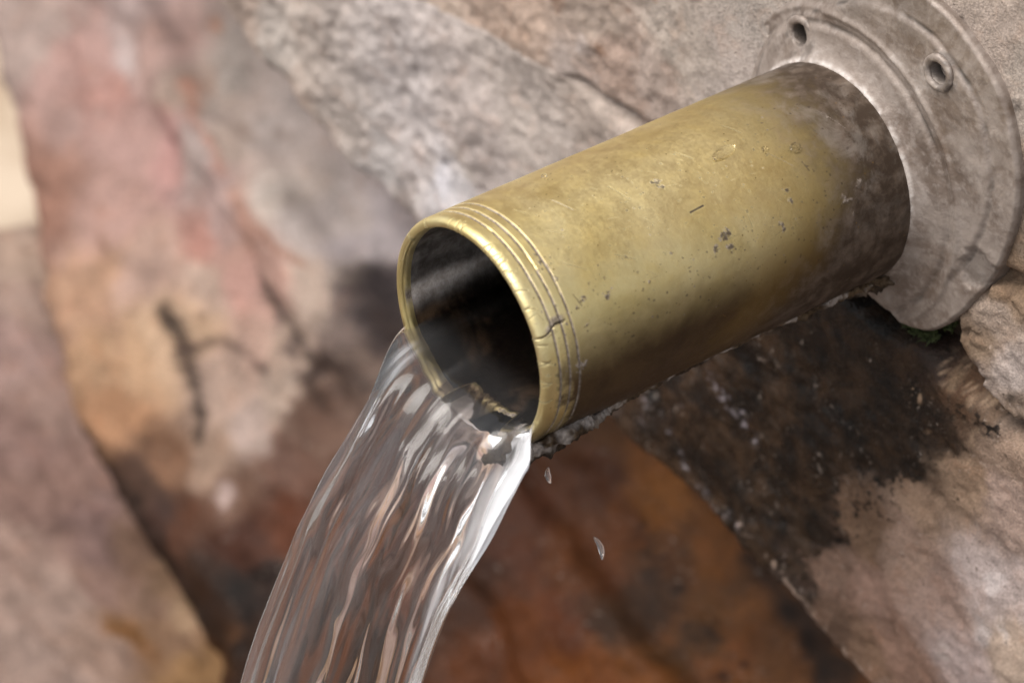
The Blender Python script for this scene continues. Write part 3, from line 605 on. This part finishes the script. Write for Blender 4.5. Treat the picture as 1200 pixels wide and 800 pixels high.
# flange: an uneven cast plate, broken away under the barrel
FR = {-180: 38, -150: 36, -125: 33, -100: 32.5, -80: 32.5, -69: 34, -61: 37, -55: 43, -48: 47, -40: 49, -25: 51, -8: 54.5, 13: 62.5, 26: 66.5, 44: 69.5, 58: 68, 80: 62, 105: 51, 135: 47, 165: 43, 180: 40}
def flange():
    nT, nr = 800, 170
    T = np.linspace(-math.pi, math.pi, nT, endpoint=False)
    ka = sorted(FR); rad = np.interp(np.degrees(T), ka, [FR[a] * 1e-3 for a in ka])
    ker = np.hanning(41); ker /= ker.sum(); rad = np.convolve(np.concatenate([rad[-20:], rad, rad[:20]]), ker, 'valid')
    Pc = np.stack([np.cos(T), np.sin(T), 0 * T], -1)
    rad = rad + .0010 * fbm(Pc, 4, 4, 141)
    lo = ss(-55, -66, np.degrees(T)) * ss(-170, -150, np.degrees(T))
    rad = rad - .002 * lo * np.abs(fbm(Pc, 14, 3, 142))
    u = np.concatenate([np.linspace(0, 1, nr - 14), np.full(14, 1.0)])
    r0 = R - .0006
    TT = np.broadcast_to(T[:, None], (nT, nr)); RAD = rad[:, None]
    rr = r0 + (RAD - r0) * u[None, :]
    k = np.clip(np.arange(nr) - (nr - 15), 0, 14)[None, :] / 14.0           # rolled over edge
    X = rr * np.cos(TT); Z = rr * np.sin(TT); P = np.stack([X, 0 * X, Z], -1)
    d = rr - R
    h = .0030 + .0007 * fbm(P, 40, 3, 150) + .00035 * fbm(P, 160, 4, 151)
    h += .0030 * np.exp(-(np.clip(d, 0, 1) / .0030) ** 1.3)                 # collar fillet
    h += .0006 * ss(.0105, .0075, d) ; h -= .0004 * np.exp(-((d - .0098) / .0009) ** 2)
    h += .0006 * np.exp(-((d - .0132) / .0010) ** 2)
    de = RAD - rr
    h -= .0005 * np.exp(-((de - .0085) / .0009) ** 2) * ss(-30, 0, np.degrees(TT)) * ss(90, 60, np.degrees(TT)); h -= .0009 * ss(.0105, .0065, de) * ss(-30, 10, np.degrees(TT)); h -= .0032 * ss(.012, .0, de) * ss(80, 110, np.degrees(TT))
    grime = .6 * np.exp(-((d - .0100) / .0007) ** 2) * ss(-.2, .4, fbm(P, 90, 4, 152))
    grime = np.maximum(grime, .8 * np.exp(-((de - .0084) / .0007) ** 2) * ss(-.1, .3, fbm(P, 80, 4, 153)) * ss(-30, 0, np.degrees(TT)))
    lime = .75 * ss(.0016, .0004, d) * ss(-15, 25, np.degrees(TT)) * ss(-.4, .1, fbm(P, 200, 3, 154))
    lime = np.maximum(lime, .35 * ss(.1, .6, fbm(P, 60, 5, 155)))
    br = ss(-.2, .35, fbm(P, 45, 4, 158)) * ss(55, 85, np.degrees(TT)) * ss(.012, .018, d)
    grime = np.maximum(grime, .0); BR = .5 * br; grime = np.maximum(grime, BR)
    for (hx, hz) in HOLES:
        dd = np.hypot(X - hx, Z - hz)
        h -= .006 * ss(.0032, .0024, dd); grime = np.maximum(grime, ss(.0034, .0026, dd))
        grime = np.maximum(grime, .45 * ss(.0075, .0058, dd) * ss(-.1, .3, fbm(P, 300, 3, 156)))
    ex = on_plane(1140, 322, (0, -.0045, 0), np.array([0, -1., 0])); dd = np.hypot(X - ex[0], Z - ex[2])
    dent = ss(.0075, .0035, dd + .003 * fbm(P, 200, 3, 157)); h -= .0012 * dent; grime = np.maximum(grime, .4 * dent)
    h = h - .0012 * (1 - np.sqrt(np.clip(1 - ss(.0014, 0, de) ** 2, 0, 1)))
    h = h * (1 - k) + (-.004) * k
    Q = np.stack([X, -h, Z], -1)
    Q[..., 0] += 0; 
    mesh('flange', Q.reshape(-1, 3), grid_faces(nT, nr, wrap_u=True, flip=True), FLANGE, spout, attrs={'lime': lime, 'grime': grime})
HOLES = []
for hx_, hy_ in ((1094, 88), (934, 42)):
    q = on_plane(hx_, hy_, (0, -.0047, 0), np.array([0, -1., 0])); HOLES.append((q[0], q[2]))
flange()

def eyelet(hx, hz, i):
    nT, nk = 72, 22
    T = np.linspace(0, 2 * math.pi, nT, endpoint=False); a = np.linspace(0, 2 * math.pi, nk, endpoint=False)
    TT, AA = np.meshgrid(T, a, indexing='ij')
    rr = .0040 + .0011 * np.cos(AA); y = -.0031 - .0009 * np.sin(AA)
    X = hx + rr * np.cos(TT); Z = hz + rr * np.sin(TT); P = np.stack([X, y, Z], -1)
    P = P + (.0004 * fbm(P, 260, 4, 160 + i))[..., None] * np.stack([np.cos(TT), 0 * TT - .6, np.sin(TT)], -1)
    F = grid_faces(nT, nk, wrap_u=True)
    j = np.arange(nT); F2 = np.stack([j * nk + nk - 1, ((j + 1) % nT) * nk + nk - 1, ((j + 1) % nT) * nk, j * nk], -1)
    g = .5 * ss(-.1, .4, fbm(P, 400, 3, 165))
    mesh('screw_eyelet', P.reshape(-1, 3), np.concatenate([F, F2]), FLANGE, spout, attrs={'lime': (.1 + 0 * g).ravel(), 'grime': g.ravel()})
for i, h_ in enumerate(HOLES): eyelet(*h_, i)

def crust():
    # ragged ridge of scale along the underside, thick and jutting at the mouth
    n, nk = 620, 40
    s = np.linspace(-.0075, L, n)
    ang = np.radians(np.interp(s, [-.0075, .004, .02, .05, L], [-58, -51.5, -51, -51, -51]))
    th = np.interp(s, [-.0075, -.0068, -.003, .003, .010, .020, .030, .05, .09, L], [.0001, .0010, .0024, .0034, .0036, .0027, .0013, .0007, .0009, .0028])
    wd = np.interp(s, [-.0075, -.0068, -.003, .003, .010, .020, .030, .05, .09, L], [.0001, .0014, .0036, .0062, .0072, .0058, .0034, .0018, .0020, .0050])
    a = np.linspace(0, 2 * math.pi, nk, endpoint=False)
    SS, AA = np.meshgrid(s, a, indexing='ij')
    c = np.stack([np.cos(ang), 0 * s, np.sin(ang)], -1); tg = np.stack([-np.sin(ang), 0 * s, np.cos(ang)], -1)
    th = th * (1 + .55 * pn(np.stack([s, 0 * s, 0 * s], -1), 70, 176)) ; cen = c * (R - .0006 + .40 * th)[:, None] + np.stack([0 * s, -L + s, 0 * s], -1)
    P = cen[:, None] + (th[:, None] * np.cos(AA))[..., None] * c[:, None] + (wd[:, None] * np.sin(AA))[..., None] * tg[:, None]
    nrm = (np.cos(AA))[..., None] * c[:, None] + np.sin(AA)[..., None] * tg[:, None]
    amp = np.minimum(th[:, None], .0022)
    P = P + nrm * (amp * (1.3 * fbm(P, (260, 170, 260), 4, 171) + .8 * fbm(P, 700, 4, 172)))[..., None]
    under = ss(-.2, .5, np.cos(AA) * .5 - .9 * np.sin(AA) + .5 * fbm(P, 200, 3, 175))
    lime = (1 - under) * ss(-.1, .35, fbm(P, 150, 4, 173)) * .42
    grime = np.maximum(under * .8, .55 * ss(.003, -.004, SS))
    F = grid_faces(n, nk); i = np.arange(n - 1); F2 = np.stack([i * nk + nk - 1, (i + 1) * nk + nk - 1, (i + 1) * nk, i * nk], -1)
    mesh('limescale_crust', P.reshape(-1, 3), np.concatenate([F, F2]), CRUST, spout, attrs={'lime': lime, 'grime': grime})
crust()

# ------------------------------------------------------------------ water
def outward(V, tri):
    a, b, c = V[tri[:, 0]], V[tri[:, 1]], V[tri[:, 2]]
    return (a * np.cross(b, c)).sum()
def stream():
    V0 = .475; ZW = -.0108; G = 9.81
    nk = 440; nin, nout = 130, 620
    RW = RI + .0006
    half = math.asin(1 - 0) ; a0 = math.asin(ZW / RW)
    # section: upper surface from left to right, then the wetted arc back from right to left
    ntop = 250; nbot = nk - ntop
    xw = math.sqrt(RW ** 2 - ZW ** 2)
    ut = np.linspace(-1, 1, ntop, endpoint=False); ub = np.linspace(1, -1, nbot, endpoint=False)
    aa = np.linspace(a0, -math.pi - a0, nbot, endpoint=False)
    X0 = np.concatenate([np.sin(ut * math.pi / 2) * xw, RW * np.cos(aa)])
    Z0 = np.concatenate([np.full(ntop, ZW), RW * np.sin(aa)])
    istop = np.concatenate([np.ones(ntop), np.zeros(nbot)])
    U = X0 / xw
    s_in = -np.linspace(.118, 0, nin, endpoint=False)                        # still in the barrel
    t = np.linspace(0, .215, nout) ** 1.0
    T = np.concatenate([s_in / V0, t])
    TT, _ = np.meshgrid(T, X0, indexing='ij'); tp = np.clip(TT, 0, None)
    X = np.broadcast_to(X0, TT.shape).copy(); Z = np.broadcast_to(Z0, TT.shape).copy(); ST = np.broadcast_to(istop, TT.shape)
    UU = np.broadcast_to(U, TT.shape)
    zc = -.019
    # as it speeds up the jet thins; the deep middle flattens while the edge beads stay thick
    spd = np.sqrt(V0 ** 2 + (G * tp) ** 2); thin = (V0 / spd)
    q = ss(0, .05, tp)
    dz = (Z - zc) * (1 - .35 * q)
    rs = ss(-.5, 1.0, UU)
    X = X * (1 - .10 * ss(.04, .2, tp)) + .0078 * ss(-.2, -1, UU) * ss(0, .030, tp) - .0030 * ss(-.2, -1, UU) * ss(.04, .11, tp) + .0070 * ss(.0, .9, UU) * ss(0, .012, tp) - .0070 * ss(.0, .9, UU) * ss(.010, .075, tp)
    VU = V0 - .075 * rs * ss(0, .02, tp); WU = (.13 + .17 * rs)
    Y = -L - VU * TT
    wsp = .014; sp = wsp * np.log1p(np.exp(np.clip(TT / wsp, -30, 30)))
    sp = np.where(ST > .5, sp - 0 * sp, np.where(TT > 0, sp - wsp * math.log(2) * np.exp(-tp / .02), 0))
    drop = WU * sp + .5 * G * tp ** 2
    dz = dz - .0026 * ss(.3, .9, UU) * q
    # trajectory frame: section stays normal to the flow
    ang = np.arctan2(G * tp + WU * ss(0, .03, tp), V0) * .85
    Zc = zc - drop
    P = np.stack([X, Y - (-dz) * np.sin(ang) * -1 * -1, Zc + dz * np.cos(ang)], -1)
    P[..., 1] = Y - dz * np.sin(ang)
    # ripples drawn out along the flow
    flow = V0 * TT + .5 * 3.2 * tp ** 2
    wx = X + .0035 * pn(np.stack([X * .5, flow, 0 * X], -1), 32, 205) + .0012 * pn(np.stack([X, flow * .8, 0 * X], -1), 110, 206)
    w1 = fbm(np.stack([wx, flow * .25, Z * .5], -1), 75, 2, 201); w2 = fbm(np.stack([wx, flow * .20, Z * .5 + .3], -1), 210, 2, 202)
    w3 = fbm(np.stack([wx, flow * .14, Z], -1), 380, 1, 203)
    ridg = 1 - 2 * np.abs(fbm(np.stack([wx + .10 * flow, flow * .2, 0 * Z], -1), 60, 2, 207))
    amp = ss(-.004, .022, flow)
    edge = np.where(ST > .5, 1, 1)
    dn = (.0019 * w1 + .0009 * w2 + .00045 * w3 + .0005 * ridg) * amp + (.00026 * w1 + .00008 * w2) * (1 - amp)
    dn = dn + (.0011 * np.exp(-((UU + .68) / .12) ** 2) - .0008 * np.exp(-((UU + .42 + .1 * pn(np.stack([flow, 0 * X, 0 * X], -1), 25, 219)) / .09) ** 2)) * amp * (ST > .5)
    inpipe = (TT < 0) & (ST < .5)
    dn = np.where(inpipe, 0, dn * np.where(ST > .5, 1, ss(0, .02, tp)))
    # numeric normals in the section plane
    d1 = np.roll(P, -1, 1) - np.roll(P, 1, 1); dT = np.gradient(P, axis=0)
    Nn = np.cross(dT, d1); Nn /= np.linalg.norm(Nn, axis=-1)[..., None] + 1e-12
    cen = P.mean(1, keepdims=True)
    if ((P - cen) * Nn).sum() < 0: Nn = -Nn
    P = P + Nn * dn[..., None]
    # highlight and drawn-in air painted white along the right-hand bead, thinner at the left
    th = fbm(np.stack([X, flow * .07, Z * .6], -1), 300, 4, 210); tb = fbm(np.stack([X, flow * .12, 0 * Z], -1), 55, 3, 211)
    soft = fbm(np.stack([X, flow * .10, Z * .6], -1), 130, 3, 212)
    Wp = np.where(ST > .5, UU - 1, 1 - UU)                                   # 0 at the right-hand edge, negative over the top, positive below
    uc = .16 - .36 * ss(.012, .06, flow); wd = .44 - .32 * ss(.012, .06, flow)
    band = ss(wd, wd * .3, np.abs(Wp + .12 * tb - uc)) * ss(0.0, .004, tp) * ss(.062, .030, flow)
    foam_glint = .97 * band * ss(-.60, .05, .7 * soft + .9 * th - .75 * ss(.018, .045, flow))
    # the outer skin of the same edge keeps bright threads further down
    b2 = ss(.30, .05, np.abs(Wp - .12 + .2 * tb)) * ss(.0, .01, tp); foam_glint = np.maximum(foam_glint, .5 * b2 * ss(.0, .4, th + .3 * soft))
    lb = np.exp(-((UU + .74 - .15 * tb) / .12) ** 2) * ss(.0, .01, tp)
    foam_glint = np.maximum(foam_glint, .45 * lb * ss(.0, .4, soft + .4 * th))
    lane = fbm(np.stack([X, flow * .06, 0 * X], -1), 95, 3, 214)
    haze_sky = (.005 + .07 * ss(.05, .6, lane + .3 * soft) + .02 * ss(0, .5, th) + .04 * ss(-.35, -.8, UU)) * ss(-.010, .010, flow) + .02 * ss(-.012, -.002, flow) * ss(.02, .0, flow) * (ST > .5)  # faint veil: milky water, with the grey sky reflection painted in
    foam_glint = 1 - (1 - foam_glint) * (1 - haze_sky)
    foam_glint = np.clip(foam_glint, 0, 1) * .92
    n = len(T)
    F = grid_faces(n, nk); i = np.arange(n - 1); F2 = np.stack([i * nk + nk - 1, (i + 1) * nk + nk - 1, (i + 1) * nk, i * nk], -1)
    V = P.reshape(-1, 3); fo = foam_glint.ravel()
    c0 = len(V); V = np.concatenate([V, P[0].mean(0)[None], P[-1].mean(0)[None]]); fo = np.append(fo, [0, 0])
    j = np.arange(nk); j2 = (j + 1) % nk
    cap0 = np.stack([j, j2, np.full(nk, c0)], -1); cap1 = np.stack([(n - 1) * nk + j2, (n - 1) * nk + j, np.full(nk, c0 + 1)], -1)
    quads = np.concatenate([F, F2])
    tri = np.concatenate([quads[:, [0, 1, 2]], quads[:, [0, 2, 3]], cap0, cap1])
    if outward(V, tri) < 0: tri = tri[:, ::-1].copy()
    o = mesh('water_stream', V, tri, WATER, attrs={'foam_glint': fo})
    tag(o, 'clear rippling stream of water pouring from the brass mouth', 'water stream')
    return o
stream()

def blob(name, cen, axes, rad, label, group=None, bend=0.0, seed=0):
    """a water drop: an ellipsoid with a soft wobble; axes is a 3x3 of unit rows, rad three radii"""
    nu, nv = 40, 24
    u = np.linspace(0, 2 * math.pi, nu, endpoint=False); v = np.linspace(.02, math.pi - .02, nv)
    UU, VV = np.meshgrid(u, v, indexing='ij')
    n = np.stack([np.cos(UU) * np.sin(VV), np.sin(UU) * np.sin(VV), np.cos(VV)], -1)
    w = 1 + .10 * pn(n, 1.4, 300 + seed)
    l = n * w[..., None] * np.array(rad)
    l[..., 0] += bend * (l[..., 2] / rad[2]) ** 2
    P = np.asarray(cen) + l @ np.asarray(axes)
    F = grid_faces(nu, nv, wrap_u=True)
    V = P.reshape(-1, 3); c = len(V); V = np.concatenate([V, P[:, 0].mean(0)[None], P[:, -1].mean(0)[None]])
    j = np.arange(nu); j2 = (j + 1) % nu
    tri = np.concatenate([F[:, [0, 1, 2]], F[:, [0, 2, 3]], np.stack([j2 * nv, j * nv, np.full(nu, c)], -1), np.stack([j * nv + nv - 1, j2 * nv + nv - 1, np.full(nu, c + 1)], -1)])
    if outward(V, tri) < 0: tri = tri[:, ::-1].copy()
    o = mesh(name, V, tri, WATER, attrs={'foam_glint': np.full(len(V), 0.06 if name == 'water_drop' else 0.0)})
    return tag(o, label, 'water drop', group)
down = -UP * .98 + RT * .12; down /= np.linalg.norm(down)
side = np.cross(down, FW); side /= np.linalg.norm(side); ax = [side, np.cross(down, side), down]
blob('water_drop', at_depth(642, 557, .80), ax, (.0007, .0007, .0019), 'tiny falling drop just below the jutting crust of the mouth', 'drops falling through the air', .0003, 1)
d2 = -UP * .94 + RT * .34; d2 /= np.linalg.norm(d2); s2 = np.cross(d2, FW); s2 /= np.linalg.norm(s2)
blob('water_drop', at_depth(704, 641, .80), [s2, np.cross(d2, s2), d2], (.0007, .0007, .0029), 'larger curved falling drop lower right of the spout mouth', 'drops falling through the air', -.0007, 2)

def bead(px, py, lx, ly, hgt, label, seed, turn=0.0):
    d = ray(px, py); o = POS
    a_ = d[0] ** 2 + d[2] ** 2; b_ = 2 * (o[0] * d[0] + o[2] * d[2]); c_ = o[0] ** 2 + o[2] ** 2 - R * R
    t = (-b_ - math.sqrt(b_ * b_ - 4 * a_ * c_)) / (2 * a_); h = o + t * d
    n = np.array([h[0], 0, h[2]]); n /= np.linalg.norm(n); y = np.array([0, 1., 0]); x = np.cross(y, n)
    c, s = math.cos(turn), math.sin(turn); x, y = c * x + s * y, c * y - s * x
    blob('water_bead', h + n * .0002, [x, y, n], (ly, lx, hgt), label, 'water beads on the barrel', 0, seed)['category'] = 'water bead'
bead(848, 179, .0040, .0016, .0006, 'long flat water bead on top of the brass barrel', 5, .15)
bead(932, 174, .0017, .0014, .0005, 'round water bead nearer the flange on the barrel', 6)
bead(896, 175, .0009, .0007, .0005, 'tiny bead between the long and the round water bead', 7)
bead(638, 207, .0008, .0006, .0005, 'small water bead above the three grooves', 8)

# ------------------------------------------------------------------ moss in the damp hollow under the flange
def moss():
    rng = np.random.RandomState(3); V = []; F = []
    for (px, py, rr, n) in ((1078, 384, .006, 260), (1100, 376, .004, 120), (1062, 372, .004, 90), (1150, 352, .003, 60)):
        c = on_plane(px, py, (0, .002, 0), np.array([0, -1., 0]))
        for _ in range(n):
            a = rng.uniform(0, 2 * math.pi); r = rr * math.sqrt(rng.random())
            b = c + np.array([r * math.cos(a), rng.uniform(.0, .003), .6 * r * math.sin(a)])
            tip = b + np.array([rng.normal() * .0010, -rng.uniform(.001, .0026), rng.normal() * .0010 + .0006])
            w = rng.normal(size=3) * .0004; w2 = rng.normal(size=3) * .0004
            k = len(V); V += [b + w, b - w, b + w2, tip]; F += [(k, k + 1, k + 3), (k + 1, k + 2, k + 3), (k + 2, k, k + 3)]
    m, t, b, out = newmat('moss_green'); k = N(t)
    k.link(k.mix(k.noise(400, 3), rgb(38, 44, 16), rgb(64, 74, 26)), b.inputs['Base Color']); b.inputs['Roughness'].default_value = .8
    tag(mesh('moss', V, F, m, smooth=False), 'tuft of green moss in the dark hollow under the flange', 'moss', kind='stuff')
moss()
